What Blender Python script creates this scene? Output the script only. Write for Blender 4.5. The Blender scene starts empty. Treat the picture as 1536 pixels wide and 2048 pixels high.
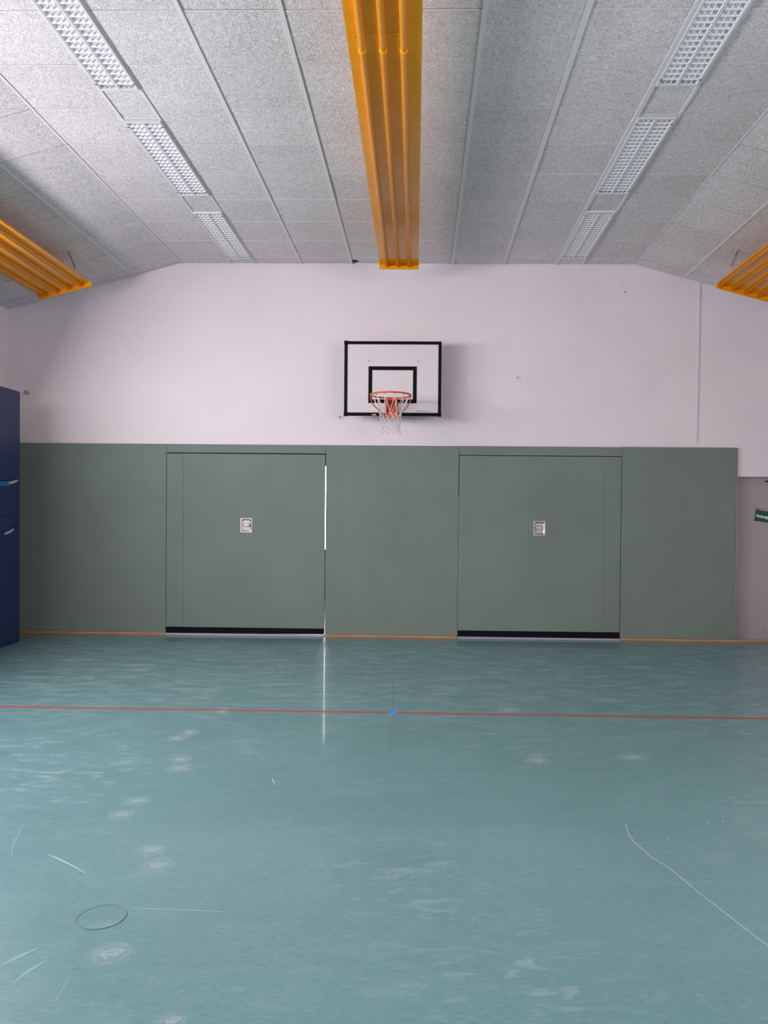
import bpy, bmesh, math, random
from mathutils import Vector, Matrix
random.seed(7)
PI = math.pi
C = bpy.context.scene.collection
sc = bpy.context.scene

# ------------------------------------------------------------------ camera
F_PX, CX, CY = 1537.8, 808.69, 1049.12          # focal length and principal point for 1536x2048
cam_d = bpy.data.cameras.new('camera')
cam_d.sensor_fit = 'AUTO'; cam_d.sensor_width = 36.0
cam_d.lens = F_PX * 36.0 / 2048.0
cam_d.shift_x = -(CX - 768.0) / 2048.0
cam_d.shift_y = (CY - 1024.0) / 2048.0
cam_d.clip_start = 0.05; cam_d.clip_end = 100
cam = bpy.data.objects.new('camera', cam_d); C.objects.link(cam)
yaw, pitch, roll = -0.0212427, -0.0154162, 0.0094738
f = Vector((math.sin(yaw)*math.cos(pitch), math.cos(yaw)*math.cos(pitch), math.sin(pitch)))
r0 = Vector((math.cos(yaw), -math.sin(yaw), 0)); u0 = r0.cross(f)
r = math.cos(roll)*r0 + math.sin(roll)*u0; u = -math.sin(roll)*r0 + math.cos(roll)*u0
m = Matrix.Identity(4)
for i in range(3):
    m[i][0], m[i][1], m[i][2] = r[i], u[i], -f[i]
m.translation = Vector((0, 0, 1.527))
cam.matrix_world = m
sc.camera = cam

# ------------------------------------------------------------------ world, lights, exposure
w = bpy.data.worlds.new('overcast_sky'); sc.world = w; w.use_nodes = True
bg = w.node_tree.nodes['Background']
bg.inputs[0].default_value = (0.72, 0.84, 1.0, 1); bg.inputs[1].default_value = 1.0
sc.view_settings.view_transform = 'Standard'; sc.view_settings.look = 'None'
sc.view_settings.gamma = 1.0; sc.view_settings.use_curve_mapping = False
sc.view_settings.exposure = 0.93
try:
    sc.cycles.use_denoising = True; sc.cycles.denoiser = 'OPENIMAGEDENOISE'
    sc.cycles.max_bounces = 10; sc.cycles.diffuse_bounces = 6
    sc.cycles.sample_clamp_indirect = 6.0
    sc.cycles.caustics_reflective = False; sc.cycles.caustics_refractive = False
except Exception: pass

X0, X1, Y0, Y1 = -5.106, 4.70, -7.0, 9.40
def daylight(name, loc, rot, sx, sy, power, col):
    l = bpy.data.lights.new(name, 'AREA'); l.shape = 'RECTANGLE'
    l.size = sx; l.size_y = sy; l.energy = power; l.color = col
    o = bpy.data.objects.new(name, l); C.objects.link(o)
    o.location = loc; o.rotation_euler = rot
    return o
WIN_Z0, WIN_Z1 = 2.05, 3.50
LEFT_WIN = [(-4.4, -2.2), (-1.8, 0.4), (0.8, 3.0), (3.4, 5.2), (5.5, 7.1)]
RIGHT_WIN = [(-5.6, -3.6), (-3.4, -1.4), (-1.2, 0.8), (1.0, 3.0)]
TILT = math.radians(25)      # skylight falls in at a downward slant
P_LEFT, P_RIGHT = (54.0, 56.0, 70.0, 100.0, 146.0), (26.0, 26.0, 34.0, 50.0)
for (a, b), P_L in zip(LEFT_WIN, P_LEFT):       # daylight entering the windows of the left wall
    daylight('window_daylight', (X0+0.24, (a+b)/2, (WIN_Z0+WIN_Z1)/2), (0, -PI/2+TILT, 0), WIN_Z1-WIN_Z0-.1, b-a-.1, P_L, (1.0, 0.925, 0.97))
for (a, b), P_R in zip(RIGHT_WIN, P_RIGHT):      # weaker daylight from the opposite side
    daylight('window_daylight', (X1-0.32, (a+b)/2, (WIN_Z0+WIN_Z1)/2), (0, PI/2-TILT, 0), WIN_Z1-WIN_Z0-.1, b-a-.1, P_R, (1.0, 0.925, 0.965))

# ------------------------------------------------------------------ materials
def mat(name, col=(.8, .8, .8), rough=.6, spec=.5, metal=0.0):
    M = bpy.data.materials.new(name); M.use_nodes = True
    b = M.node_tree.nodes['Principled BSDF']
    b.inputs['Base Color'].default_value = (*col, 1); b.inputs['Roughness'].default_value = rough
    b.inputs['Metallic'].default_value = metal
    b.inputs['Specular IOR Level'].default_value = spec
    return M
class N:
    """small node helper"""
    def __init__(s, M): s.t = M.node_tree; s.b = s.t.nodes['Principled BSDF']
    def n(s, typ, **k):
        x = s.t.nodes.new(typ)
        for a, v in k.items():
            if a.startswith('i_'): x.inputs[a[2:].replace('_', ' ')].default_value = v
            else: setattr(x, a, v)
        return x
    def l(s, a, b): s.t.links.new(a, b)
    def coord(s, scale=(1, 1, 1), rot=(0, 0, 0)):
        tc = s.n('ShaderNodeTexCoord'); mp = s.n('ShaderNodeMapping')
        mp.inputs['Scale'].default_value = scale; mp.inputs['Rotation'].default_value = rot
        s.l(tc.outputs['Object'], mp.inputs[0]); return mp.outputs[0]
    def noise(s, vec, scale, detail=2, rough=.5, dist=0.0):
        x = s.n('ShaderNodeTexNoise'); s.l(vec, x.inputs['Vector'])
        x.inputs['Scale'].default_value = scale; x.inputs['Detail'].default_value = detail
        x.inputs['Roughness'].default_value = rough; x.inputs['Distortion'].default_value = dist
        return x.outputs['Fac']
    def ramp(s, fac, stops):
        x = s.n('ShaderNodeValToRGB'); s.l(fac, x.inputs[0]); e = x.color_ramp.elements
        while len(e) < len(stops): e.new(.5)
        for i, (p, c) in enumerate(stops):
            e[i].position = p; e[i].color = (*c, 1) if len(c) == 3 else c
        return x.outputs[0]
    def mix(s, fac, a, b, mode='MIX'):
        x = s.n('ShaderNodeMix', data_type='RGBA', blend_type=mode)
        for v, sock in ((fac, x.inputs[0]), (a, x.inputs[6]), (b, x.inputs[7])):
            if isinstance(v, (int, float)): sock.default_value = v
            elif isinstance(v, tuple): sock.default_value = (*v, 1)
            else: s.l(v, sock)
        return x.outputs[2]
    def bump(s, h, strength, dist):
        x = s.n('ShaderNodeBump'); s.l(h, x.inputs['Height'])
        x.inputs['Strength'].default_value = strength; x.inputs['Distance'].default_value = dist
        s.l(x.outputs[0], s.b.inputs['Normal'])
    def math(s, op, a, b=0.0):
        x = s.n('ShaderNodeMath', operation=op)
        for v, sock in ((a, x.inputs[0]), (b, x.inputs[1])):
            if isinstance(v, (int, float)): sock.default_value = v
            else: s.l(v, sock)
        return x.outputs[0]

g = lambda v: (v, v, v)
# plaster
M_wall = mat('white_plaster', (.73, .69, .715), .75, .3); k = N(M_wall)
v = k.coord()
c = k.ramp(k.noise(v, 1.3, 4, .6), [(.3, (.76, .695, .725)), (.7, (.80, .735, .762))])
k.l(c, k.b.inputs['Base Color']); k.bump(k.noise(v, 60, 3, .6), .12, .004)
# lino floor: teal with flecks drawn out along X, chalky scuffs
M_floor = mat('teal_linoleum', (.13, .24, .23), .3, .5); k = N(M_floor)
v1 = k.coord((26, 95, 1)); v2 = k.coord((1, 1, 1)); v3 = k.coord((5, 13, 1)); v4 = k.coord((14, 62, 1), (0, 0, .25))
fleck = k.noise(v1, 1, 3, .55)
base = k.ramp(fleck, [(.24, (.050, .134, .136)), (.38, (.094, .206, .212)), (.60, (.102, .219, .225)), (.76, (.150, .280, .288))])
cloud = k.ramp(k.noise(v2, .8, 3, .55), [(.3, g(.93)), (.7, g(1.06))])
base = k.mix(1.0, base, cloud, 'MULTIPLY')
sc_mask = k.math('MULTIPLY', k.ramp(k.noise(v3, 1, 6, .68, .6), [(.52, g(0)), (.72, g(1))]),
                 k.ramp(k.noise(v2, .55, 2, .5), [(.44, g(0)), (.66, g(1))]))
fine = k.ramp(k.noise(v4, 1, 4, .7, 1.2), [(.60, g(0)), (.76, g(1))])
v5 = k.coord((3.4, 10, 1), (0, 0, -.12)); sep = k.n('ShaderNodeSeparateXYZ'); k.l(k.coord(), sep.inputs[0])
strip = k.ramp(k.math('MULTIPLY', sep.outputs[1], .1), [(.50, g(.12)), (.66, g(.75)), (.88, g(.95)), (.92, g(.3))])
wear = k.math('MULTIPLY', k.ramp(k.noise(v5, 1, 7, .72, 1.0), [(.47, g(0)), (.66, g(1))]), strip)
sc_mask = k.math('MAXIMUM', k.math('MAXIMUM', sc_mask, wear), k.math('MULTIPLY', fine, .35))
base = k.mix(k.math('MULTIPLY', sc_mask, .48), base, (.42, .49, .53))
k.l(base, k.b.inputs['Base Color'])
k.l(k.ramp(k.noise(v2, 3.5, 4, .6), [(.3, g(.30)), (.75, g(.42))]), k.b.inputs['Roughness'])
k.bump(k.noise(v2, 7, 2, .5), .04, .01)
k.b.inputs['Coat Weight'].default_value = .26; k.b.inputs['Coat Roughness'].default_value = .07
# wood-wool acoustic board
def woodwool(name, lo, hi):
    M = mat(name, hi, .9, .15); k = N(M)
    v = k.coord(); n1 = k.noise(v, 46, 4, .62, 1.6); n2 = k.noise(v, 2.0, 3, .6)
    c = k.ramp(n1, [(.30, lo), (.50, tuple((a+b)/2*1.10 for a, b in zip(lo, hi))), (.68, hi)])
    gm = k.n('ShaderNodeNewGeometry')
    tone = k.ramp(gm.outputs['Random Per Island'], [(0, g(.95)), (1, g(1.02))])
    c = k.mix(1.0, c, tone, 'MULTIPLY')
    c = k.mix(1.0, c, k.ramp(n2, [(.3, g(.95)), (.7, g(1.04))]), 'MULTIPLY')
    k.l(c, k.b.inputs['Base Color']); k.bump(n1, .75, .012)
    return M
M_tile = woodwool('wood_wool_board', (.42, .404, .402), (.85, .822, .817))
M_grid = mat('grey_grid_paint', (.69, .672, .675), .6, .3)
M_void = mat('dark_void', (.02, .02, .02), .9, .1)
# felt cladding
def felt(name, lo, hi):
    M = mat(name, hi, .95, .1); k = N(M); v = k.coord()
    n1 = k.noise(k.coord((1, 1, .75)), 150, 3, .7); n2 = k.noise(v, 1.6, 3, .5)
    c = k.ramp(n1, [(.32, lo), (.68, hi)])
    c = k.mix(1.0, c, k.ramp(n2, [(.3, g(.95)), (.7, g(1.05))]), 'MULTIPLY')
    k.l(c, k.b.inputs['Base Color']); k.bump(n1, .4, .004); return M
M_felt = felt('green_felt', (.130, .172, .149), (.232, .284, .250))
M_black = mat('black_paint', (.004, .004, .005), .6, .12)
M_rubber = mat('black_rubber', (.004, .004, .008), .7, .1)
M_alu = mat('brushed_aluminium', (.42, .42, .45), .5, .5, .6)
M_steel = mat('stainless_steel', (.42, .39, .385), .42, .5, 1.0)
def wood(name, lo, hi):
    M = mat(name, hi, .5, .4); k = N(M)
    c = k.ramp(k.noise(k.coord((1.2, 30, 30)), 3, 4, .6), [(.3, lo), (.7, hi)]); k.l(c, k.b.inputs['Base Color']); return M
M_wood = wood('varnished_wood', (.36, .165, .075), (.55, .29, .16))
M_edge = wood('raw_board_edge', (.09, .055, .04), (.16, .10, .075))
M_orange = mat('yellow_orange_enamel', (.86, .345, .004), .17, .35)
k = N(M_orange); k.l(k.ramp(k.noise(k.coord(), 6, 3, .6), [(.3, (.82, .325, .003)), (.7, (.90, .36, .005))]), k.b.inputs['Base Color'])
M_chain = mat('galvanised_chain', (.22, .22, .22), .5, .5, .7)
M_lamp = mat('white_enamel', (.76, .75, .76), .45, .4)
M_lampframe = mat('grey_white_enamel', (.66, .665, .66), .45, .4)
M_tube = mat('white_lamp_glass', (.82, .82, .82), .25, .5)
M_clip = mat('dark_clip', (.05, .05, .05), .5, .4)
M_board = mat('white_board_laminate', (.70, .67, .69), .35, .5); k = N(M_board)
k.l(k.ramp(k.noise(k.coord(), 5, 4, .6), [(.3, (.68, .65, .672)), (.7, (.715, .685, .705))]), k.b.inputs['Base Color'])
M_rim = mat('orange_red_steel', (.70, .115, .045), .35, .5)
M_net = mat('white_net_cord', (.80, .74, .72), .8, .2)
M_blue = mat('blue_mat_vinyl', (.014, .030, .105), .45, .4); k = N(M_blue)
k.bump(k.noise(k.coord(), 5, 3, .5), .15, .02)
M_bluestrap = mat('light_blue_webbing', (.03, .14, .32), .8, .2)
M_white = mat('white_webbing', (.45, .47, .55), .8, .2)
M_red = mat('red_court_line', (.30, .08, .065), .4, .4); k = N(M_red)
k.l(k.ramp(k.noise(k.coord((8, 30, 1)), 2, 4, .7), [(.3, (.25, .062, .052)), (.75, (.34, .10, .085))]), k.b.inputs['Base Color'])
M_bluetape = mat('blue_tape', (.05, .25, .62), .5, .3)
M_seam = mat('lino_seam', (.085, .18, .185), .5, .3)
M_scratch = mat('pale_scratch', (.30, .41, .41), .7, .2)
M_faintscratch = mat('faint_scratch', (.16, .285, .295), .6, .3)
M_pipe = mat('white_trunking', (.72, .68, .70), .5, .4)
M_doorgrey = mat('grey_door_paint', (.29, .262, .264), .5, .4); k = N(M_doorgrey)
k.l(k.ramp(k.noise(k.coord((1, 1, .15)), 4, 3, .6), [(.3, (.36, .328, .328)), (.7, (.39, .355, .356))]), k.b.inputs['Base Color'])
M_signgreen = mat('green_sign_plastic', (.008, .075, .032), .4, .4)
M_signwhite = mat('white_sign_print', (.72, .74, .72), .5, .3)
M_tan = mat('tan_tape', (.40, .28, .20), .7, .2)
M_brown = mat('brown_print', (.15, .10, .085), .7, .2)
M_mark = mat('dark_scuff', (.42, .40, .41), .9, .1)
M_faint = mat('faint_scuff', (.62, .575, .60), .9, .1)
M_ink = mat('grey_ink', (.17, .16, .17), .8, .1)
M_store = mat('storeroom_shade', (.03, .03, .03), .9, .1)  # shade put into the colour: near-black walls stay dark despite the window
M_winframe = mat('window_frame_paint', (.55, .55, .56), .5, .4)
M_glass = bpy.data.materials.new('window_glass'); M_glass.use_nodes = True
t = M_glass.node_tree; t.nodes.clear()
o_ = t.nodes.new('ShaderNodeOutputMaterial'); mx = t.nodes.new('ShaderNodeMixShader')
tr = t.nodes.new('ShaderNodeBsdfTransparent'); gl = t.nodes.new('ShaderNodeBsdfGlossy')
gl.inputs['Roughness'].default_value = .02; fr = t.nodes.new('ShaderNodeFresnel'); fr.inputs[0].default_value = 1.45
t.links.new(fr.outputs[0], mx.inputs[0]); t.links.new(tr.outputs[0], mx.inputs[1])
t.links.new(gl.outputs[0], mx.inputs[2]); t.links.new(mx.outputs[0], o_.inputs[0])
M_bright = bpy.data.materials.new('bright_daylit_pane'); M_bright.use_nodes = True
b_ = M_bright.node_tree.nodes['Principled BSDF']
b_.inputs['Base Color'].default_value = (.8, .8, .8, 1)
b_.inputs['Emission Color'].default_value = (1, .97, 1, 1); b_.inputs['Emission Strength'].default_value = 9.0
# chalk / dust prints left by shoes: rings of pale dust on clear ground
M_chalk = bpy.data.materials.new('chalk_dust'); M_chalk.use_nodes = True
k = N(M_chalk); t = M_chalk.node_tree
k.b.inputs['Base Color'].default_value = (.60, .66, .70, 1); k.b.inputs['Roughness'].default_value = .6
tc = k.n('ShaderNodeTexCoord'); mp = k.n('ShaderNodeMapping')
mp.inputs['Location'].default_value = (-1, -1, 0); mp.inputs['Scale'].default_value = (2, 2, 0)
k.l(tc.outputs['Generated'], mp.inputs[0])
ln = k.n('ShaderNodeVectorMath', operation='LENGTH'); k.l(mp.outputs[0], ln.inputs[0])
oc = k.coord((16, 34, 1)); wob = k.noise(oc, 1, 4, .65, .8)
rr = k.math('ADD', ln.outputs['Value'], k.math('MULTIPLY', k.math('SUBTRACT', wob, .5), .75))
dens = k.ramp(rr, [(.0, g(.62)), (.34, g(.72)), (.42, g(.12)), (.62, g(.40)), (.72, g(.08)), (.90, g(.22)), (1.0, g(0))])
k.t.nodes[-1].color_ramp.interpolation = 'LINEAR'
dens = k.math('MULTIPLY', dens, k.ramp(k.noise(oc, 2.2, 4, .7), [(.34, g(.05)), (.66, g(.55))]))
edge = k.ramp(ln.outputs['Value'], [(.75, g(1)), (1.0, g(0))])
tr = k.n('ShaderNodeBsdfTransparent'); mx = k.n('ShaderNodeMixShader')
k.l(k.math('MULTIPLY', dens, edge), mx.inputs[0]); k.l(tr.outputs[0], mx.inputs[1]); k.l(k.b.outputs[0], mx.inputs[2])
k.l(mx.outputs[0], t.nodes['Material Output'].inputs[0])

# ------------------------------------------------------------------ mesh helpers
def box(bm, a, b, mi=0):
    x0, y0, z0 = a; x1, y1, z1 = b
    vs = [bm.verts.new(p) for p in ((x0,y0,z0),(x1,y0,z0),(x1,y1,z0),(x0,y1,z0),(x0,y0,z1),(x1,y0,z1),(x1,y1,z1),(x0,y1,z1))]
    for q in ((3,2,1,0),(4,5,6,7),(0,1,5,4),(1,2,6,5),(2,3,7,6),(3,0,4,7)):
        fc = bm.faces.new([vs[i] for i in q]); fc.material_index = mi
    return vs
def prism(bm, pts, d, mi=0):
    """closed prism: polygon pts (3D) pushed along vector d"""
    d = Vector(d); a = [bm.verts.new(p) for p in pts]; b = [bm.verts.new(Vector(p)+d) for p in pts]
    n = len(pts)
    fs = [bm.faces.new(a[::-1]), bm.faces.new(b)] + [bm.faces.new((a[i], a[(i+1) % n], b[(i+1) % n], b[i])) for i in range(n)]
    for fc in fs: fc.material_index = mi
def tube(bm, pts, rad, seg=8, closed=False, mi=0, smooth=True):
    pts = [Vector(p) for p in pts]; n = len(pts); rings = []
    prev = None
    for i, p in enumerate(pts):
        if closed: d = (pts[(i+1) % n] - pts[i-1])
        else: d = pts[min(i+1, n-1)] - pts[max(i-1, 0)]
        d.normalize()
        if prev is None:
            a = d.orthogonal().normalized()
        else:
            a = (prev - d*prev.dot(d))
            a = a.normalized() if a.length > 1e-6 else d.orthogonal().normalized()
        prev = a; b = d.cross(a)
        rd = rad[i] if isinstance(rad, (list, tuple)) else rad
        rings.append([bm.verts.new(p + (a*math.cos(2*PI*j/seg) + b*math.sin(2*PI*j/seg))*rd) for j in range(seg)])
    for i in range(n if closed else n-1):
        A, B = rings[i], rings[(i+1) % n]
        off = 0
        if closed and i == n-1:     # align the closing ring
            off = min(range(seg), key=lambda o: (A[0].co - B[o].co).length)
        for j in range(seg):
            fc = bm.faces.new((A[j], A[(j+1) % seg], B[(j+1+off) % seg], B[(j+off) % seg])); fc.smooth = smooth; fc.material_index = mi
    if not closed:
        bm.faces.new(rings[0][::-1]).material_index = mi; bm.faces.new(rings[-1]).material_index = mi
def obj(name, bm, mats, parent=None, bevel=0.0):
    if bevel:
        bmesh.ops.bevel(bm, geom=bm.edges[:], offset=bevel, segments=2, affect='EDGES', profile=.5)
    bmesh.ops.recalc_face_normals(bm, faces=bm.faces[:])
    me = bpy.data.meshes.new(name); bm.to_mesh(me); bm.free()
    for M in (mats if isinstance(mats, (list, tuple)) else [mats]): me.materials.append(M)
    o = bpy.data.objects.new(name, me); C.objects.link(o)
    if parent: o.parent = parent
    return o
def boxobj(name, a, b, M, parent=None, bevel=0.0):
    bm = bmesh.new(); box(bm, a, b); return obj(name, bm, M, parent, bevel)
def empty(name, loc=(0, 0, 0)):
    o = bpy.data.objects.new(name, None); C.objects.link(o); o.location = loc; o.empty_display_size = .1
    return o
def tag(o, label=None, cat=None, group=None, kind=None):
    if label: o['label'] = label
    if cat: o['category'] = cat
    if group: o['group'] = group
    if kind: o['kind'] = kind
    return o
def struct(name, bm, M, label=None, bevel=0.0):
    o = obj(name, bm, M, None, bevel); o['kind'] = 'structure'
    if label: o['label'] = label
    return o

# ------------------------------------------------------------------ room shell
ZC = 4.555; RL, RR = -2.966, 2.553; SL = 0.2665      # flat ceiling height, fold lines, slope of the sides
def zc(x):
    return ZC - SL*(RL-x) if x < RL else (ZC - SL*(x-RR) if x > RR else ZC)
bm = bmesh.new()
box(bm, (X0-.2, Y0-.2, -.08), (X1+.2, 13.6, 0))
floor = struct('floor', bm, M_floor, 'teal speckled linoleum sports floor with pale scuffs')

D1 = (-3.16, -1.12); D2 = (.42, 2.47); ALC = (3.83, 4.62)   # two gate openings and the exit alcove in the back wall
WT = .14
bm = bmesh.new()
for a, b in ((X0-.2, D1[0]), (D1[1], D2[0]), (D2[1], ALC[0]), (ALC[1], X1+.2)):
    box(bm, (a, Y1, 0), (b, Y1+WT, 2.30))
box(bm, (ALC[0], Y1, 2.003), (ALC[1], Y1+WT, 2.30))
prism(bm, [(X0-.2, Y1, 2.30), (X1+.2, Y1, 2.30), (X1+.2, Y1, zc(X1+.2)+.02), (RR, Y1, ZC+.02), (RL, Y1, ZC+.02), (X0-.2, Y1, zc(X0-.2)+.02)], (0, WT, 0))
wall_back = struct('wall_back', bm, M_wall, 'white plastered gable wall behind the hoop')
def side_wall(name, x, sgn, wins, label):
    bm = bmesh.new(); zt = zc(x)+.02
    a, b = (x-.2, x) if sgn < 0 else (x, x+.2)
    box(bm, (a, Y0-.2, 0), (b, Y1, WIN_Z0)); box(bm, (a, Y0-.2, WIN_Z1), (b, Y1, zt))
    ys = [Y0-.2] + [q for wv in wins for q in wv] + [Y1]
    for i in range(0, len(ys), 2): box(bm, (a, ys[i], WIN_Z0), (b, ys[i+1], WIN_Z1))
    return struct(name, bm, M_wall, label)
side_wall('wall_left', X0, -1, LEFT_WIN, 'white left side wall with windows')
side_wall('wall_right', X1, 1, RIGHT_WIN, 'white right side wall with windows')
bm = bmesh.new(); prism(bm, [(X0-.2, Y0, 0), (X1+.2, Y0, 0), (X1+.2, Y0, zc(X1)), (RR, Y0, ZC), (RL, Y0, ZC), (X0-.2, Y0, zc(X0))], (0, -.2, 0))
struct('wall_front', bm, M_wall, 'white end wall behind the viewer')
wn = 0
for x, sgn, wins in ((X0, -1, LEFT_WIN), (X1, 1, RIGHT_WIN)):
    for a, b in wins:
        wn += 1
        bm = bmesh.new(); xa, xb = (x-.12, x-.06) if sgn < 0 else (x+.06, x+.12)
        for s in ((a, WIN_Z0, b, WIN_Z0+.06), (a, WIN_Z1-.06, b, WIN_Z1), (a, WIN_Z0+.06, a+.06, WIN_Z1-.06), (b-.06, WIN_Z0+.06, b, WIN_Z1-.06), ((a+b)/2-.03, WIN_Z0+.06, (a+b)/2+.03, WIN_Z1-.06)):
            box(bm, (xa, s[0], s[1]), (xb, s[2], s[3]))
        fo = struct('window_%d' % wn, bm, M_winframe, 'grey framed window of the side wall')
        bm = bmesh.new(); xm = (xa+xb)/2
        box(bm, (xm-.004, a+.055, WIN_Z0+.055), (xm+.004, b-.055, WIN_Z1-.055)); obj('pane', bm, M_glass, fo)

# storeroom behind the two gates, lit by one bright window that shines through the gate's gap
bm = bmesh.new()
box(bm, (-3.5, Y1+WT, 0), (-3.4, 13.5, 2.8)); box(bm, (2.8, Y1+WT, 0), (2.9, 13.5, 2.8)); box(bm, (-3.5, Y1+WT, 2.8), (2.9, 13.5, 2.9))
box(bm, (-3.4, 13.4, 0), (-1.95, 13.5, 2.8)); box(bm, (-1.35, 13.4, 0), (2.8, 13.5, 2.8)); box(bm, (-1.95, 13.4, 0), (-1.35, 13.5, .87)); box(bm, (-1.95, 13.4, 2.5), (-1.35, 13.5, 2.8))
struct('wall_storeroom', bm, M_store, 'storeroom walls behind the gates, coloured dark as shade')
bm = bmesh.new(); box(bm, (-1.95, 13.44, .87), (-1.35, 13.47, 2.5))
wo = struct('window_%d' % (wn+1), bm, M_bright, 'bright storeroom window seen through the gate gap')

# ---- ceiling: individual wood-wool boards in a visible grid
rows = [9.398] + [9.185 - .5635*i for i in range(0, 29)]
rows = [y for y in rows if y > Y0] + [Y0]
flat = [RL, -2.344, -2.049, -1.489, -.870, -.257, .356, .974, 1.617, 1.917, RR]
lslope = [X0, -4.735, -4.140, -3.545, RL]; rslope = [RR, 3.148, 3.743, 4.338, X1]
FIX_Y = [(7.80, 9.185), (5.96, 7.375), (4.125, 5.54)]
FIX_COL = (1, 8)
bm = bmesh.new()
def tile(x0, x1, ya, yb, sl=None):
    j = random.uniform(0, .0025); e = .0015; inn = RL-.01 < x0 < RR-.01
    ya, yb = (ya+.003, yb-.008) if inn else (ya+.004, yb-.004)
    jx = random.uniform(-.0012, .0012)
    vs = []
    for x, y in ((x0+e, ya+e), (x1-e, ya+e), (x1-e, yb-e), (x0+e, yb-e)):
        vs.append((x, y))
    if sl: vs = [vs[0], vs[1], (x1-e, sl[1]), (x0+.12, sl[1]-.01), (x0+.06, sl[0]), (x0+e, sl[0])]
    lo = [bm.verts.new((x, y, zc(x) + j + jx*(1 if i in (1, 2) else -1))) for i, (x, y) in enumerate(vs)]
    nv = len(vs); hi = [bm.verts.new((p.co.x, p.co.y, p.co.z+.025)) for p in lo]
    bm.faces.new(lo[::-1]); bm.faces.new(hi)
    for i in range(nv): bm.faces.new((lo[i], lo[(i+1) % nv], hi[(i+1) % nv], hi[i]))
for ci in range(len(flat)-1):
    if ci in FIX_COL:
        off = 0.0 if ci == 1 else -.04
        ys = [9.398]
        for a, b in FIX_Y: ys += [b+off, a+off]
        for i in range(0, len(ys), 2):
            if i+1 < len(ys): tile(flat[ci], flat[ci+1], ys[i+1], ys[i])
        yy = ys[-1]
        while yy > Y0+.05:
            nx = max(Y0, yy-.5635); tile(flat[ci], flat[ci+1], nx, yy); yy = nx
        continue
    for i in range(len(rows)-1):
        top = rows[i]
        sl = (9.262, 9.385) if ci == 4 and i == 0 else None      # board cut short: dark gap at the wall
        tile(flat[ci], flat[ci+1], rows[i+1], top, sl)
for cols in (lslope, rslope):
    for ci in range(len(cols)-1):
        for i in range(len(rows)-1): tile(cols[ci], cols[ci+1], rows[i+1], rows[i])
ceiling = struct('ceiling', bm, M_tile, 'grey wood-wool board ceiling, flat in the middle and sloping at both sides')
bm = bmesh.new()      # roof above the boards keeps daylight out of the joints
for xa, xb in ((X0-.2, RL), (RL, RR), (RR, X1+.2)):
    prism(bm, [(xa, Y0-.2, zc(xa)+.12), (xb, Y0-.2, zc(xb)+.12), (xb, Y0-.2, zc(xb)+.2), (xa, Y0-.2, zc(xa)+.2)], (0, Y1+WT+.2-Y0+.2, 0))
obj('roof_deck', bm, M_void, ceiling)
bm = bmesh.new()      # runners along the hall
def runner(x, wd, drop=.005, ya=Y0, yb=9.398):
    s = -SL if x > RR+.01 else (SL if x < RL-.01 else 0)
    h = wd/2
    prism(bm, [(x-h, ya, zc(x)-s*h-drop), (x+h, ya, zc(x)+s*h-drop), (x+h, ya, zc(x)+s*h+.002), (x-h, ya, zc(x)-s*h+.002)], (0, yb-ya, 0))
for x, wd in ((-1.489, .026), (-.870, .026), (-.257, .026), (.356, .032), (.974, .034)): runner(x, wd, .006)
for x in (-2.344, -2.049): runner(x, .020, .005)
runner(1.606, .036, .007); runner(1.924, .024, .006)
for x in lslope[1:-1] + rslope[1:-1]: runner(x, .022, .004)
runner(RL, .016, .005); runner(RR, .012, .004)
obj('ceiling_runner', bm, M_grid, ceiling)
bm = bmesh.new()      # cross tees
for y in rows[1:-1]:
    for xa, xb in ((RL, -2.344), (-2.049, -1.489), (-1.489, -.87), (-.87, -.257), (-.257, .356), (.356, .974), (.974, 1.60), (1.93, RR)):
        h = .0042; j = random.uniform(-.002, .002)
        box(bm, (xa+.014, y-h+j, ZC-.0004), (xb-.014, y+h+j, ZC+.004))
for off, x0, x1 in ((0, -2.344, -2.049), (-.04, 1.617, 1.917)):
    for a, b in FIX_Y[:2]:
        box(bm, (x0+.01, a+off-.012, ZC-.002), (x1-.01, a+off-.004, ZC+.004))
obj('cross_tee', bm, M_grid, ceiling)

# ------------------------------------------------------------------ wall cladding and gates
YP = 9.36
def pad(name, poly, label, cat='wall panel', depth=.038, edge=None):
    bm = bmesh.new(); prism(bm, [(x, YP, z) for x, z in poly], (0, depth, 0))
    o = obj(name, bm, M_felt, None, .003); tag(o, label, cat, 'green felt wall panels'); return o
rect = lambda x0, x1, z0, z1: [(x0, z0), (x1, z0), (x1, z1), (x0, z1)]
pad('wall_panel', rect(X0+.004, -3.121, .031, 2.342), 'green felt wall panel at the left end, between blue mat and first gate')
pad('wall_panel', rect(-1.160, .4565, .031, 2.342), 'green felt wall panel in the middle, between the two gates below the hoop')
pr = pad('wall_panel', rect(2.430, 3.803, .031, 2.348), 'green felt wall panel at the right end, beside the grey exit door')
boxobj('edge_strip', (3.8035, YP+.004, .031), (3.8085, YP+.038, 2.345), M_edge, pr)['label'] = 'brown raw board edge'
pad('lintel_panel', rect(-3.118, -1.1635, 2.238, 2.342), 'narrow green felt strip above the left gate')
pad('lintel_panel', rect(.4600, 2.4275, 2.234, 2.344), 'narrow green felt strip above the right gate')

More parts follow.
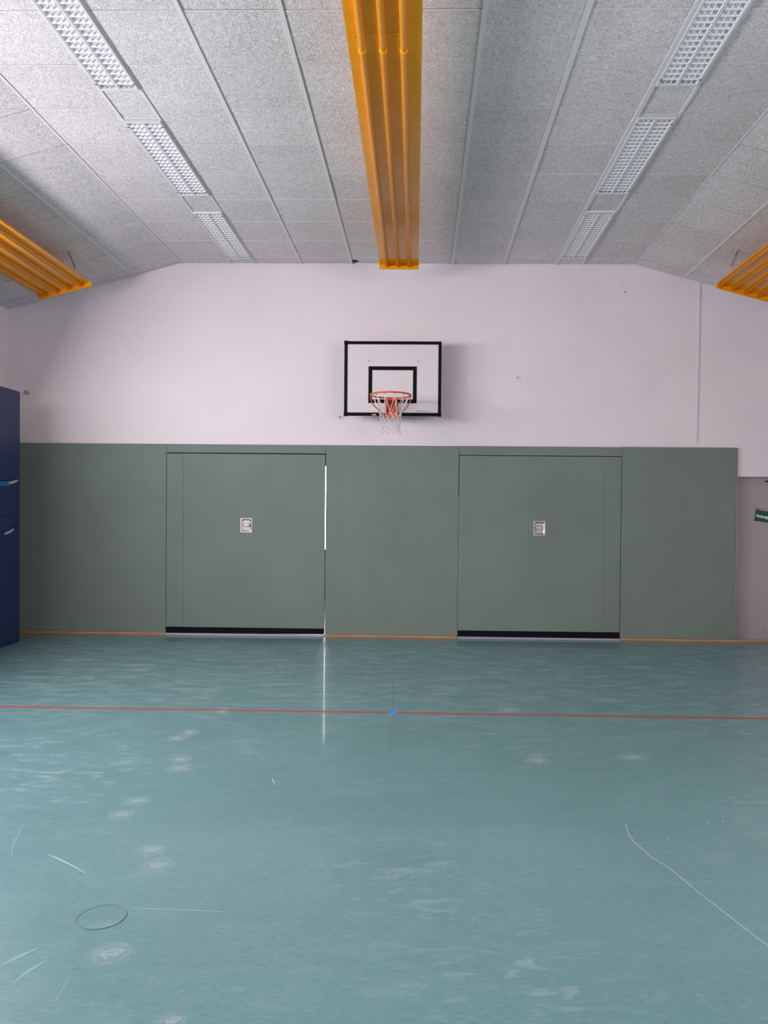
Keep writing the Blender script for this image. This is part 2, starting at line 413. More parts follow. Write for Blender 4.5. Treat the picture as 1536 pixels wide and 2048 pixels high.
def rrect(cx, cz, hw, hh, rd, n=6):
    p = []
    for sx, sz, a0 in ((1, 1, 0), (-1, 1, PI/2), (-1, -1, PI), (1, -1, 3*PI/2)):
        for i in range(n+1):
            a = a0 + PI/2*i/n; p.append((cx+sx*(hw-rd)+rd*math.cos(a), cz+sz*(hh-rd)+rd*math.sin(a)))
    return p
def handle(parent, cx, cz):
    """recessed steel shell grip with a turning knob"""
    hw, hh = .073, .089
    bm = bmesh.new(); y = YP-.004
    outer = rrect(cx, cz, hw, hh, .006); inner = rrect(cx+.002, cz, hw-.012, hh-.012, .026); deep = rrect(cx+.002, cz, hw-.026, hh-.028, .020)
    A = [bm.verts.new((x, y+.004, z)) for x, z in outer]; A2 = [bm.verts.new((x, y, z)) for x, z in outer]
    B = [bm.verts.new((x, y, z)) for x, z in inner]; D = [bm.verts.new((x, y+.021, z)) for x, z in deep]
    n = len(A)
    for P, Q, sm in ((A, A2, False), (A2, B, False), (B, D, True)):
        for i in range(n):
            fc = bm.faces.new((P[i], P[(i+1) % n], Q[(i+1) % n], Q[i])); fc.smooth = sm
    bm.faces.new(D)
    o = obj('handle', bm, M_steel, parent); o['label'] = 'recessed stainless steel shell handle'
    bm = bmesh.new()
    pr_ = [(0, .019), (.004, .0215), (.012, .0215), (.018, .018)]
    rings = []
    for dy, rd in pr_:
        rings.append([bm.verts.new((cx+.002+px, y+.020-dy-.001, cz+.004+pz)) for px, pz in rrect(0, 0, rd*2.0, rd, rd*.95, 6)])
    for a, b in zip(rings, rings[1:]):
        for i in range(len(a)):
            fc = bm.faces.new((a[i], a[(i+1) % len(a)], b[(i+1) % len(a)], b[i])); fc.smooth = True
    bm.faces.new(rings[-1]); bm.faces.new(rings[0])
    obj('knob', bm, M_steel, o)
    for sx in (-1, 1):
        for sz in (-1, 1):
            bm = bmesh.new()
            c0 = (cx+sx*(hw-.009), y, cz+sz*(hh-.009)); tube(bm, [(c0[0], c0[1]+.001, c0[2]), (c0[0], c0[1]-.0015, c0[2])], .004, 10); obj('screw', bm, M_steel, o)
def gate(n, x0, x1, seam, hx, label, bulge=0.0):
    root = tag(empty('door_%d' % n, ((x0+x1)/2, YP, 0)), label, None, None, 'structure')
    def W(o):                                      # meshes are written in room coordinates
        o.matrix_parent_inverse = Matrix.Translation(-root.location); return o
    sx = seam
    # leaf: two felt lengths butted at the seam
    hole = (hx-.066, hx+.066, 1.354-.082, 1.354+.082)
    W(pad_leaf(root, x0, sx-.001, .100, 2.226, hole if hx < sx else None))
    W(pad_leaf(root, sx+.001, x1, .100, 2.226, hole if hx > sx else None, bulge))
    W(boxobj('core', (x0+.012, YP+.022, .10), (x1-.012, YP+.030, 2.222), M_edge, root))
    W(boxobj('rubber_strip', (x0, YP+.002, .030), (x1, YP+.028, .0985), M_rubber, root))
    W(boxobj('threshold', (x0-.004, YP-.022, .0005), (x1+.004, YP+.05, .024), M_alu, root, .003))
    handle(root, hx, 1.354)
    for c in root.children:
        if c.name.startswith('handle'): W(c)
    return root, W
def pad_leaf(root, x0, x1, z0, z1, hole=None, bulge=0.0):
    """felt-faced leaf; an optional hole for the handle; bulge widens the free edge's gap above knee height"""
    d = .022; bm = bmesh.new()
    if not hole:
        P = [(x0, z0), (x1, z0), (x1, z1), (x0, z1)]
        prism(bm, [(x, YP, z) for x, z in P], (0, d, 0)); return obj('leaf', bm, M_felt, root, .0025)
    a, b, c, e = hole
    O = [(x0, z0), (x1+bulge, z0), (x1+bulge, .98), (x1, 1.12), (x1, z1), (x0, z1)]; I = [(a, c), (b, c), (b, e), (a, e)]
    fo = [bm.verts.new((x, YP, z)) for x, z in O]; fi = [bm.verts.new((x, YP, z)) for x, z in I]
    bo = [bm.verts.new((x, YP+d, z)) for x, z in O]; bi = [bm.verts.new((x, YP+d, z)) for x, z in I]
    for A, B in ((fo, fi), (bo, bi)):
        for q in ((A[0], A[1], B[1], B[0]), (A[1], A[2], A[3], B[1]), (A[3], A[4], B[2], B[1]), (A[4], A[5], B[3], B[2]), (A[5], A[0], B[0], B[3])):
            bm.faces.new(q)
    for A, B in ((fo, bo), (fi, bi)):
        n = len(A)
        for k_ in range(n): bm.faces.new((A[k_], A[(k_+1) % n], B[(k_+1) % n], B[k_]))
    return obj('leaf', bm, M_felt, root)
g1, W1 = gate(1, -3.1145, -1.1700, -2.907, -2.133, 'left green felt storage gate with steel handle, seam near its left edge', .0030)
g2, W2 = gate(2, .4635, 2.4220, 2.222, 1.440, 'right green felt storage gate with steel handle, seam near its right edge')
W1(boxobj('stop_block', (-1.20, YP+.032, 2.088), (-1.13, YP+.05, 2.235), M_black, g1))
W2(boxobj('gap_light_strip', (.4595, YP+.004, .03), (.4620, YP+.02, 1.75), M_alu, g2))  # pale strip added in place of light showing through this gap
# exit door in the alcove
bm = bmesh.new(); box(bm, (ALC[0]-.02, Y1+.10, .0), (ALC[1]+.02, Y1+.139, 2.02))
d3 = struct('door_3', bm, M_doorgrey, 'grey exit door set back in the alcove at the right')
bm = bmesh.new(); tube(bm, [(4.205, Y1+.085, 1.951), (4.44, Y1+.085, 1.951)], .011, 10); tube(bm, [(4.26, Y1+.085, 1.951), (4.26, Y1+.102, 1.951)], .008, 8); tube(bm, [(4.40, Y1+.085, 1.951), (4.40, Y1+.102, 1.951)], .008, 8)
obj('bar', bm, mat('dark_blue_plastic', (.012, .012, .055), .5, .4), d3)['label'] = 'dark blue bar near the door top'
bm = bmesh.new(); box(bm, (4.207, Y1+.0985, .125), (4.213, Y1+.101, .165)); box(bm, (4.202, Y1+.0985, .55), (4.206, Y1+.101, .57))
obj('scuff', bm, M_ink, d3)
# skirting
for i, (a, b) in enumerate(((X0+.002, -3.122), (-1.158, .455), (2.431, X1-.002))):
    bm = bmesh.new(); box(bm, (a, YP-.018, 0), (b, Y1-.001 if i < 2 else YP+.038, .0295))
    struct('baseboard_back' if i == 0 else 'baseboard_back_%s' % ('middle' if i == 1 else 'right'), bm, M_wood, 'thin varnished wooden skirting along the back wall', .004)
# small marks on the plaster
def marks(name, items, M):
    bm = bmesh.new()
    for x, z, wd, h, a in items:
        ca, sa = math.cos(a), math.sin(a)
        P = []
        for i in range(10):
            t_ = 2*PI*i/10; rr_ = random.uniform(.75, 1.1)
            px, pz = wd/2*rr_*math.cos(t_), h/2*rr_*math.sin(t_)
            P.append((x+px*ca-pz*sa, Y1+.0005, z+px*sa+pz*ca))
        prism(bm, P, (0, -.0012, 0))
    return obj(name, bm, M, wall_back)
marks('scuff', [(2.112, 4.306, .022, .012, 0), (2.450, 4.222, .055, .012, .25), (2.438, 4.212, .018, .022, .2)], M_mark)
marks('faint_scuff', [(3.009, 2.547, .018, .022, 0), (1.177, 3.177, .07, .035, .2), (1.150, 3.19, .03, .02, 0), (2.40, 4.30, .05, .012, -.5), (2.28, 4.325, .012, .02, 0), (2.24, 4.26, .02, .015, 0),
      (-.09, 2.62, .010, .07, -.1), (-.70, 2.638, .02, .02, 0), (-.64, 2.63, .014, .02, 0), (-.58, 2.636, .02, .018, 0), (-1.045, 2.60, .01, .02, 0)], M_faint)

# ------------------------------------------------------------------ basketball hoop
BX, BYF = -.3465, 9.10
hoop = tag(empty('basketball_hoop', (BX, Y1, 2.671)), 'basketball backboard with black border, orange rim and white net, hung on the white wall', 'basketball hoop')
def HB(o):
    o.matrix_parent_inverse = Matrix.Translation(-hoop.location); return o
bx0, bx1, bz0, bz1 = -.920, .2265, 2.671, 3.547
HB(boxobj('backboard', (bx0+.02, BYF, bz0+.02), (bx1-.02, BYF+.025, bz1-.02), M_board, hoop))
bm = bmesh.new(); t_ = .036
for a, b in (((bx0, bz0), (bx1, bz0+t_)), ((bx0, bz1-t_), (bx1, bz1)), ((bx0, bz0+t_), (bx0+t_, bz1-t_)), ((bx1-t_, bz0+t_), (bx1, bz1-t_))):
    box(bm, (a[0], BYF-.006, a[1]), (b[0], BYF+.04, b[1]))
for cx, cz in ((bx0+.02, bz1-.017), (bx1-.02, bz0+.017), (bx0+.02, bz0+.017)):
    box(bm, (cx-.024, BYF-.008, cz-.022), (cx+.024, BYF+.042, cz+.022))
HB(obj('border', bm, M_black, hoop))
bm = bmesh.new(); tx0, tx1, tz0, tz1, tw = -.634, -.0625, 2.819, 3.253, .045
for a, b in (((tx0, tz0), (tx1, tz0+tw)), ((tx0, tz1-tw), (tx1, tz1)), ((tx0, tz0+tw), (tx0+tw, tz1-tw)), ((tx1-tw, tz0+tw), (tx1, tz1-tw))):
    box(bm, (a[0], BYF-.0015, a[1]), (b[0], BYF+.001, b[1]))
HB(obj('target_square', bm, M_black, hoop))
for xx in (-.72, -.40, .03):
    bm = bmesh.new()
    prism(bm, [(xx-.025, BYF+.025, 2.80), (xx-.025, Y1-.03, 2.80), (xx-.025, Y1-.03, 2.75), (xx-.025, Y1-.002, 2.75), (xx-.025, Y1-.002, 3.47), (xx-.025, Y1-.03, 3.47),
               (xx-.025, Y1-.03, 3.42), (xx-.025, BYF+.025, 3.42), (xx-.025, BYF+.025, 3.36), (xx-.025, Y1-.03, 3.36), (xx-.025, Y1-.03, 2.86), (xx-.025, BYF+.025, 2.86)], (.05, 0, 0))
    HB(obj('wall_bracket', bm, M_clip, hoop))
for x, z in ((-.629, 3.315), (-.050, 3.312), (-.636, 2.912), (-.060, 2.912)):
    bm = bmesh.new(); tube(bm, [(x, BYF+.001, z), (x, BYF-.005, z)], .0065, 8); HB(obj('bolt', bm, M_steel if z < 3 else M_chain, hoop))
# scribbled name in the lower right corner
bm = bmesh.new(); pts = []
xs = -.075
prof = [(0, .004), (.012, .012), (.020, .026), (.028, .014), (.040, .010), (.052, .016), (.064, .006), (.078, .018), (.086, .008), (.098, .014), (.108, .006), (.124, .012), (.136, .016), (.150, .013), (.162, .016), (.172, .006)]
for a, b in zip(prof, prof[1:]):
    p, q = Vector((xs+a[0], 0, 2.712+a[1])), Vector((xs+b[0], 0, 2.712+b[1])); d = (q-p).normalized(); nrm = Vector((-d.z, 0, d.x))*.0018
    prism(bm, [(v_.x, BYF-.001, v_.z) for v_ in (p-nrm, q-nrm, q+nrm, p+nrm)], (0, .0015, 0))
HB(obj('scribble', bm, M_ink, hoop))
bm = bmesh.new(); box(bm, (.095, BYF-.001, 2.709), (.165, BYF+.0005, 2.716)); HB(obj('smear', bm, M_faint, hoop))
bm = bmesh.new(); prism(bm, [(-.595, BYF-.009, 2.672), (-.535, BYF-.009, 2.672), (-.545, BYF-.009, 2.690), (-.580, BYF-.009, 2.690)], (0, .05, 0))
HB(obj('tab', bm, mat('pale_orange_paint', (.62, .26, .15), .5, .4), hoop))
# rim
RX, RY, RZ, RRAD = -.3535, 8.725, 2.858, .228
bm = bmesh.new()
tube(bm, [(RX+RRAD*math.cos(2*PI*i/64), RY+RRAD*math.sin(2*PI*i/64), RZ) for i in range(64)], .010, 10, True)
rim = HB(obj('rim', bm, M_rim, hoop))
def RP(o): return o
pz0, pz1 = 2.648, 2.845
bm = bmesh.new()
box(bm, (RX-.078, BYF-.010, pz0), (RX+.078, BYF-.0005, pz1))
prism(bm, [(RX-.062, RY+.205, RZ-.004), (RX+.062, RY+.205, RZ-.004), (RX+.062, RY+.205, RZ-.028), (RX-.062, RY+.205, RZ-.028)], (0, BYF-.008-RY-.205, 0))
for sx in (-1, 1):
    prism(bm, [(RX+sx*.062-.003, RY+.21, RZ-.02), (RX+sx*.062-.003, BYF-.01, RZ-.02), (RX+sx*.062-.003, BYF-.01, pz0+.01)], (.006, 0, 0))
obj('rim_plate', bm, mat('orange_red_plate', (.78, .10, .025), .4, .5), rim)
for sx in (-1, 1):
    bm = bmesh.new(); P = []
    a = Vector((RX+sx*RRAD*.985, RY+.01, RZ-.004)); 
    path = [a, a+Vector((sx*.001, .015, -.045)), a+Vector((-sx*.012, .045, -.085)), a+Vector((-sx*.040, .09, -.112)), Vector((RX+sx*.075, BYF-.012, pz0+.012)), Vector((RX+sx*.055, BYF-.009, pz0+.006))]
    tube(bm, path, .0065, 8)
    obj('rim_brace', bm, M_rim, rim)
for sx in (-1, 1):
    for zz in (pz0+.03, pz1-.06):
        bm = bmesh.new(); tube(bm, [(RX+sx*.070, BYF-.009, zz), (RX+sx*.070, BYF-.018, zz)], .009, 6)
        obj('rim_bolt', bm, M_steel, rim)
NH = 12
hooks = []
for i in range(NH):
    a = 2*PI*(i+.5)/NH
    p = Vector((RX+(RRAD-.006)*math.cos(a), RY+(RRAD-.006)*math.sin(a), RZ-.010)); hooks.append((a, p))
    dn = Vector((math.cos(a), math.sin(a), 0))
    bm = bmesh.new(); tube(bm, [p+dn*.004+Vector((0, 0, .004)), p-dn*.004+Vector((0, 0, -.010)), p-dn*.014+Vector((0, 0, -.010)), p-dn*.016+Vector((0, 0, .002))], .003, 6)
    obj('net_hook', bm, M_rim, rim)
bm = bmesh.new()
# levels of knots: radius, drop below the rim
lv = [(.212, .012), (.128, .205), (.118, .255), (.110, .300), (.107, .345), (.106, .385), (.115, .425)]
def knot(level, idx):
    rd, dz = lv[level]; off = (.5 if level % 2 == 0 else 0.0)
    a = 2*PI*(idx+.5+off-.5)/NH if level else 2*PI*(idx+.5)/NH
    rs = random.Random(level*100+idx % NH)
    return Vector((RX+rd*math.cos(a)+rs.uniform(-.004, .004), RY+rd*math.sin(a)+rs.uniform(-.004, .004), RZ-dz+rs.uniform(-.006, .006)))
def cord(a, b, rad=.0032):
    mid = (a+b)/2 + Vector((0, 0, -.002)); tube(bm, [a, mid, b], rad, 5)
for L in range(len(lv)-1):
    for i in range(NH):
        a = knot(L, i)
        if L % 2 == 0: nb = (i, i+1)
        else: nb = (i-1, i)
        for q in nb: cord(a, knot(L+1, q), .0036 if L == 0 else .0032)
for i in range(NH):
    p = knot(len(lv)-1, i); tube(bm, [p, p+Vector((random.uniform(-.012, .012), random.uniform(-.012, .012), -.016))], .0035, 5)
net = HB(obj('net', bm, M_net, hoop)); net['label'] = 'white knotted cord net'

# ------------------------------------------------------------------ radiant heaters
def heater(label, origin, tilt, rotz, width, pipes, length, extra=0.0, joint=None):
    """origin: middle of the far end at sheet level; the sheet runs towards the viewer"""
    root = tag(empty('radiant_heater', origin), label, 'ceiling heater', 'yellow radiant heaters under the ceiling')
    root.rotation_euler = (0, tilt, rotz)
    h = width/2
    bm = bmesh.new()
    box(bm, (-h+.0041, -length, 0), (h-.0041, 0, .004))
    for s in (-1, 1):
        xa, xb = sorted((s*h, s*(h-.004)))
        prism(bm, [(s*h, -length, 0), (s*(h-.004), -length, 0), (s*(h-.024), -length, .050), (s*(h-.020), -length, .050)], (0, length, 0))
    obj('sheet', bm, M_orange, root)
    for u_ in pipes:
        bm = bmesh.new(); tube(bm, [(u_, 0.003, -.0145), (u_, -length, -.0145)], .0215, 16)
        obj('pipe', bm, M_orange, root)
    bm = bmesh.new(); box(bm, (-h-.002, 0, -.052), (h+.002+extra, .009, .006)); box(bm, (-h-.002, -.012, -.056), (h+.002+extra, .009, -.052))
    obj('end_plate', bm, M_orange, root, .002)
    if joint:
        ya, yb, yw = joint
        bm = bmesh.new(); box(bm, (-h-.001, yb, -.0035), (h+.001, ya, .0))
        obj('joint_cover', bm, M_orange, root, .001)
        for u_ in pipes:
            bm = bmesh.new(); tube(bm, [(u_, yw-.012, -.0145), (u_, yw-.005, -.0145), (u_, yw+.005, -.0145), (u_, yw+.012, -.0145)], [.0215, .0255, .0255, .0215], 16)
            obj('weld_collar', bm, M_orange, root)
        for u_ in pipes:
            for yy in (ya-.03, yb+.03):
                bm = bmesh.new(); tube(bm, [(u_-.042, yy, -.002), (u_-.042, yy, -.008)], .006, 8); obj('rivet', bm, M_orange, root)
    return root
def chain(root, top, bot, turnbuckle=False):
    """oval links from ceiling to heater, written in the heater's own space"""
    inv = root.matrix_basis.inverted()
    top, bot = Vector(top), Vector(bot); d = (bot-top); L = d.length; d.normalize()
    bm = bmesh.new(); n = int(L/.028)
    s1 = d.orthogonal().normalized(); s2 = d.cross(s1)
    for i in range(n):
        c_ = top + d*(L*(i+.5)/n); s = s1 if i % 2 else s2
        if turnbuckle and n*.25 < i < n*.62: continue
        P = []
        for j in range(14):
            a = 2*PI*j/14; P.append(inv @ (c_ + d*(.019*math.cos(a)) + s*(.008*math.sin(a))))
        tube(bm, P, .0028, 6, True)
    if turnbuckle:
        ca = top + d*(L*.22); cb = top + d*(L*.70)
        for q in (-1, 1): tube(bm, [inv @ (ca + s2*.004*q), inv @ (ca + d*.02 + s2*.012*q), inv @ (cb - d*.02 + s2*.012*q), inv @ (cb + s2*.004*q)], .0035, 6)
    obj('chain', bm, M_chain, root)['label'] = 'dark metal suspension chain'
    bm = bmesh.new(); e = inv @ top; tube(bm, [e, inv @ (top+Vector((0, 0, .02)))], .006, 8); obj('ceiling_hook', bm, M_chain, root)
tl = math.atan(SL)
hc = heater('yellow ribbed radiant heater down the middle, three pipes, ending above the hoop', (-.270, 8.640, 4.305), 0, .0074, .440, (-.136, -.012, .112), 14.5, 0, (4.77-8.64, 4.49-8.64, 4.633-8.64))

hl = heater('yellow ribbed radiant heater hung under the left ceiling slope, four pipes', (-4.053, 8.620, zc(-4.053)-.25), -tl, 0, .592, (-.212, -.072, .068, .208), 14.4, .028)
chain(hl, (-3.846, 8.295, zc(-3.846)), (-3.768, 8.295, zc(-3.768)-.205))
hr = heater('yellow ribbed radiant heater hung under the right ceiling slope, chain at its end', (3.560, 8.665, zc(3.560)-.25), tl, 0, .592, (-.258, -.112, .034, .180), 14.4, .0)
chain(hr, (3.338, 8.26, zc(3.338)), (3.262, 8.26, zc(3.262)-.205), True)

# ------------------------------------------------------------------ ceiling lights
def light_fixture(label):
    root = tag(empty('ceiling_light'), label, 'ceiling light', 'louvred ceiling lights')
    L, Wd = 1.398, .288; hl_, hw = L/2, Wd/2; zb = -.016
    bm = bmesh.new(); fl = .013
    for a, b in (((-hw, -hl_), (-hw+fl, hl_)), ((hw-fl, -hl_), (hw, hl_)), ((-hw+fl, -hl_), (hw-fl, -hl_+.022)), ((-hw+fl, hl_-.022), (hw-fl, hl_))):
        box(bm, (a[0], a[1], zb), (b[0], b[1], .004))
    obj('frame', bm, M_lampframe, root)
    bm = bmesh.new()                                   # white reflector tray above the louvre
    box(bm, (-hw+.003, -hl_+.003, .0095), (hw-.003, hl_-.003, .05))
    obj('reflector', bm, M_lamp, root)
    bm = bmesh.new(); n = 22; y0, y1 = -hl_+.022, hl_-.022
    box(bm, (-.010, y0, zb+.001), (.010, y1, .0085))
    for s in (-1, 1):                                  # inner sloped side blades
        prism(bm, [(s*(hw-fl), y0, zb+.001), (s*(hw-fl-.003), y0, zb+.001), (s*(hw-.024), y0, .009), (s*(hw-.021), y0, .009)], (0, y1-y0, 0))
        prism(bm, [(s*.006, y0, zb+.001), (s*.010, y0, zb+.001), (s*.017, y0, .009), (s*.014, y0, .009)], (0, y1-y0, 0))
        for q in (.355, .665):
            xx = s*(.007+(hw-fl-.007)*q); box(bm, (xx-.0012, y0, zb+.004), (xx+.0012, y1, zb+.013))
    for i in range(1, n):
        yy = y0 + (y1-y0)*i/n
        for s in (-1, 1):
            xa, xb = sorted((s*.006, s*(hw-fl)))
            prism(bm, [(xa, yy-.002, zb+.002), (xa, yy+.002, zb+.002), (xa, yy+.007, -.004), (xa, yy+.015, .010), (xa, yy-.015, .010), (xa, yy-.007, -.004)], (xb-xa, 0, 0))
    obj('louver', bm, M_lamp, root)
    for sx in (-1, 1):
        for sy in (-1, 1):
            obj_ = boxobj('clip', (sx*(hw-.008)-.009, sy*(hl_-.085)-.004, zb-.002), (sx*(hw-.008)+.009, sy*(hl_-.085)+.004, zb+.004), M_clip, root)
    return root
proto = light_fixture('x')
names = {(-1, 0): 'louvred ceiling light farthest back in the left row, near the white wall', (-1, 1): 'louvred ceiling light in the middle of the left row',
         (-1, 2): 'louvred ceiling light nearest the viewer in the left row, cut by the top edge', (1, 0): 'louvred ceiling light farthest back in the right row, near the white wall',
         (1, 1): 'louvred ceiling light in the middle of the right row', (1, 2): 'louvred ceiling light nearest the viewer in the right row, cut by the top edge'}
first = True
for side, xc, off in ((-1, -2.1965, 0.0), (1, 1.767, -.04)):
    for i, (a, b) in enumerate(FIX_Y):
        if first: o = proto; first = False
        else:
            o = proto.copy(); C.objects.link(o)
            for ch in proto.children:
                c2 = ch.copy(); C.objects.link(c2); c2.parent = o
        o.location = (xc, (a+b)/2+off, ZC); o['label'] = names[(side, i)]

# ------------------------------------------------------------------ blue crash mat
mat_ = tag(empty('crash_mat', (-4.85, 6.95, 0)), 'tall dark blue crash mat standing on edge against the left wall', 'gym mat')
def MW(o):
    o.matrix_parent_inverse = Matrix.Translation(-mat_.location); return o
XM, YM, ZM = -4.607, 8.755, 2.875
bm = bmesh.new(); box(bm, (X0+.012, 5.15, .004), (XM, YM, ZM))  # unseen near end lengthened to block window light from the left panel
MW(obj('cover', bm, M_blue, mat_, .018))
bm = bmesh.new(); box(bm, (XM-.004, 5.20, 1.440), (XM+.0022, YM-.06, 1.447)); MW(obj('seam', bm, mat('dark_blue_piping', (.010, .014, .05), .5, .3), mat_))
bm = bmesh.new()
tube(bm, [(XM-.002, 8.1, 1.245), (XM+.001, 8.31, 1.262), (XM+.003, 8.50, 1.290), (XM+.001, 8.69, 1.338)], .006, 8)
MW(obj('flap_edge', bm, bpy.data.materials['dark_blue_piping'], mat_)); bm = bmesh.new()
tube(bm, [(XM-.002, 8.1, 1.832), (XM+.001, 8.35, 1.842), (XM+.001, 8.69, 1.866)], .005, 8)
MW(obj('flap_edge', bm, bpy.data.materials['dark_blue_piping'], mat_))
def strap(pts, wd, M, name):
    bm = bmesh.new()
    for (y0, z0), (y1, z1) in zip(pts, pts[1:]):
        prism(bm, [(XM-.001, y0, z0-wd/2), (XM-.001, y1, z1-wd/2), (XM-.001, y1, z1+wd/2), (XM-.001, y0, z0+wd/2)], (.006, 0, 0))
    return MW(obj(name, bm, M, mat_))
strap([(8.0, 1.780), (8.33, 1.800), (8.50, 1.812)], .050, M_bluestrap, 'strap')['label'] = 'light blue webbing strap'
strap([(8.505, 1.815), (8.60, 1.832), (8.682, 1.853)], .026, M_white, 'strap_end')['label'] = 'pale stitched strap end'
strap([(8.42, 1.252), (8.52, 1.272), (8.60, 1.298)], .024, M_white, 'strap_end')['label'] = 'pale stitched strap end'

# ------------------------------------------------------------------ small wall things
bm = bmesh.new()
tube(bm, [(3.325, Y1-.006, 2.402), (3.332, Y1-.006, 3.4), (3.336, Y1-.006, zc(3.336)-.01)], .011, 4, False, 0, False)
tr_ = obj('cable_trunking', bm, M_pipe); tag(tr_, 'thin white vertical cable trunking running from ceiling slope to right wall panel', 'cable duct')
bm = bmesh.new(); ex, ez = -4.866, 2.960
tube(bm, [(ex, Y1+.001, ez), (ex, Y1-.005, ez)], .030, 20); tube(bm, [(ex, Y1-.004, ez), (ex, Y1-.03, ez)], .007, 8)
tube(bm, [(ex+.016*math.cos(2*PI*i/16), Y1-.040, ez+.004+.016*math.sin(2*PI*i/16)) for i in range(16)], .006, 8, True)
tag(obj('eye_bolt', bm, mat('worn_zinc', (.48, .45, .44), .5, .5, .3)), 'small metal eye bolt in the white wall beside the blue mat', 'hook')
bm = bmesh.new(); hx, hz = -1.000, 2.690
tube(bm, [(hx-.004, Y1+.001, hz+.01), (hx-.004, Y1-.03, hz+.008), (hx, Y1-.04, hz-.012), (hx+.006, Y1-.036, hz-.024), (hx+.012, Y1-.028, hz-.014)], .004, 8)
tag(obj('wall_hook', bm, M_chain), 'tiny dark hook on the white wall below the left corner of the backboard', 'hook')

# exit sign
sg = tag(empty('exit_sign', (4.080, Y1+.0985, 1.470)), 'green sign with white Notausgang lettering, tilted on the grey door', 'sign')
sg.rotation_euler = (0, math.radians(7.4), 0)
boxobj('sign_plate', (0, -.004, 0), (.285, 0, .133), M_signgreen, sg)
fc = bpy.data.curves.new('lettering', 'FONT'); fc.body = 'Notausgang'; fc.size = .052; fc.extrude = .0005; fc.offset = .0018
fo = bpy.data.objects.new('tmp_text', fc); C.objects.link(fo)
bpy.context.view_layer.update()
me = bpy.data.meshes.new_from_object(fo.evaluated_get(bpy.context.evaluated_depsgraph_get()))
bpy.data.objects.remove(fo)
xsz = max(v_.co.x for v_ in me.vertices)
me.transform(Matrix.Translation((.014, -.0046, .048)) @ Matrix.Rotation(PI/2, 4, 'X') @ Matrix.Diagonal((.192/xsz, 1, 1, 1)))
me.materials.append(M_signwhite)
lo_ = bpy.data.objects.new('lettering', me); C.objects.link(lo_); lo_.parent = sg
boxobj('tape_strip', (.056, -.0025, .1345), (.285, 0, .160), M_tan, sg); boxobj('small_print', (-.002, -.0025, .138), (.042, 0, .154), M_brown, sg)

# ------------------------------------------------------------------ floor details
def flat_strip(name, pts, wd, M, parent, z=.0008, taper=None):
    bm = bmesh.new(); P = [Vector((x, y, 0)) for x, y in pts]; Lf, Rt = [], []
    for i, p in enumerate(P):
        d = (P[min(i+1, len(P)-1)] - P[max(i-1, 0)]).normalized(); nn = Vector((-d.y, d.x, 0))*(wd/2)*(taper[i] if taper else 1)
        Lf.append(p+nn); Rt.append(p-nn)
    for i in range(len(P)-1):
        a, b, c_, d_ = Lf[i], Lf[i+1], Rt[i+1], Rt[i]
        prism(bm, [(q.x, q.y, .0001) for q in (a, b, c_, d_)], (0, 0, z))
    return obj(name, bm, M, parent)
flat_strip('court_line', [(X0+.01, 5.846), (-3.2, 5.846), (0, 5.842), (2.63, 5.832), (X1-.01, 5.828)], .048, M_red, floor)['label'] = 'narrow red painted court line'
flat_strip('floor_seam', [(-.305, 9.0), (-.240, 7.2), (-.205, 5.88), (-.173, 4.92)], .0032, M_seam, floor, .0004)
flat_strip('scratch', [(1.027, 3.80), (1.009, 3.68), (1.010, 3.60), (1.041, 3.444), (1.092, 3.325), (1.143, 3.108), (1.196, 2.92), (1.248, 2.736), (1.31, 2.53)], .0038, M_scratch, floor, .0004)
flat_strip('scratch', [(-1.634, 3.345), (-1.56, 3.30), (-1.48, 3.245), (-1.388, 3.175)], .012, M_scratch, floor, .0003, [.25, .7, .5, .2])
flat_strip('scratch', [(-1.09, 2.905), (-.92, 2.90), (-.74, 2.893)], .0025, M_scratch, floor, .0003)
flat_strip('scratch', [(-.832, 4.345), (-.802, 4.262)], .010, M_scratch, floor, .0003, [1, .3])
for px, py in ((1.17, 3.62), (1.44, 3.83), (1.52, 3.85), (-.02, 3.2)):
    flat_strip('crumb', [(px, py), (px+.008, py)], .008, M_scratch, floor, .002)
def chalk(x, y, a, b, rot=0.0):
    bm = bmesh.new(); n = 28; vs = [bm.verts.new((a*math.cos(2*PI*i/n), b*math.sin(2*PI*i/n), 0)) for i in range(n)]
    bm.faces.new(vs)
    o = obj('chalk_print', bm, M_chalk, floor); o.location = (x, y, .0012); o.rotation_euler = (0, 0, rot); return o
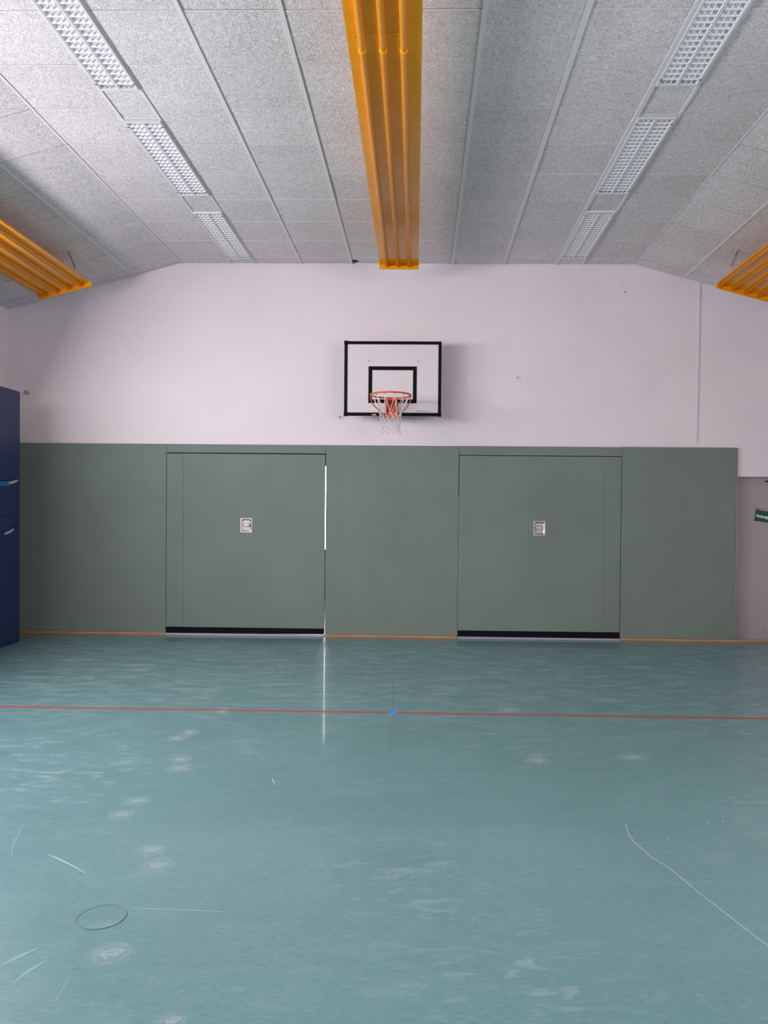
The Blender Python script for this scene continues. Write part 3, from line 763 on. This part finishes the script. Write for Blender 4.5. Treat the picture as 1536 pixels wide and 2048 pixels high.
for x, y, a, b, rt in ((-1.50, 5.78, .075, .10, 0), (-1.49, 5.88, .05, .06, 0), (-1.575, 5.235, .085, .12, .2), (-1.615, 5.09, .08, .10, 0), (-1.452, 4.66, .085, .095, 0), (-1.415, 4.505, .105, .10, .1),
                       (-1.470, 3.98, .09, .085, .4), (-1.488, 3.80, .085, .09, 0), (-1.195, 3.405, .085, .085, .3), (-1.115, 3.262, .095, .095, .4), (-.73, 2.262, .06, .05, .3),
                       (-1.05, 2.60, .10, .09, .6), (.74, 4.76, .10, .12, 0), (1.35, 4.85, .13, .10, .3), (.70, 5.98, .12, .14, 0)):
    chalk(x, y, a, b, rt)
for pts, wd in (([(-1.391, 2.517), (-1.354, 2.576), (-1.317, 2.623)], .022), ([(-1.298, 2.422), (-1.28, 2.498), (-1.25, 2.556)], .018), ([(-1.12, 2.347), (-1.129, 2.444)], .016),
                ([(-1.767, 3.276), (-1.848, 3.46), (-1.903, 3.655)], .006), ([(-1.597, 2.889), (-1.394, 2.901)], .003)):
    flat_strip('scratch', pts, wd, M_faintscratch, floor, .0003, [.3] + [1]*(len(pts)-2) + [.3])
# round cover let into the floor
cv = tag(empty('floor_cover', (-1.180, 2.836, 0)), 'round linoleum cover of a floor socket, thin metal ring, front left', 'floor cover')
bm = bmesh.new(); tube(bm, [(.0895*math.cos(2*PI*i/64), .0895*math.sin(2*PI*i/64), .0003) for i in range(64)], .0010, 6, True)
obj('ring', bm, mat('tarnished_ring', (.10, .12, .12), .4, .5, .3), cv)
bm = bmesh.new(); vs = [bm.verts.new((.086*math.cos(2*PI*i/64), .086*math.sin(2*PI*i/64), .0009)) for i in range(64)]
bm.faces.new(vs); obj('lid', bm, M_floor, cv)
# blue tape tab on the red line
bm = bmesh.new()
prism(bm, [(-.232, 5.815, .0002), (-.220, 5.770, .0002), (-.186, 5.768, .0002), (-.166, 5.80, .0002), (-.168, 5.862, .0002), (-.20, 5.868, .0002), (-.226, 5.842, .0002)], (0, 0, .0016))
tag(obj('tape_tab', bm, M_bluetape), 'small blue tape mark on the red court line', 'tape')
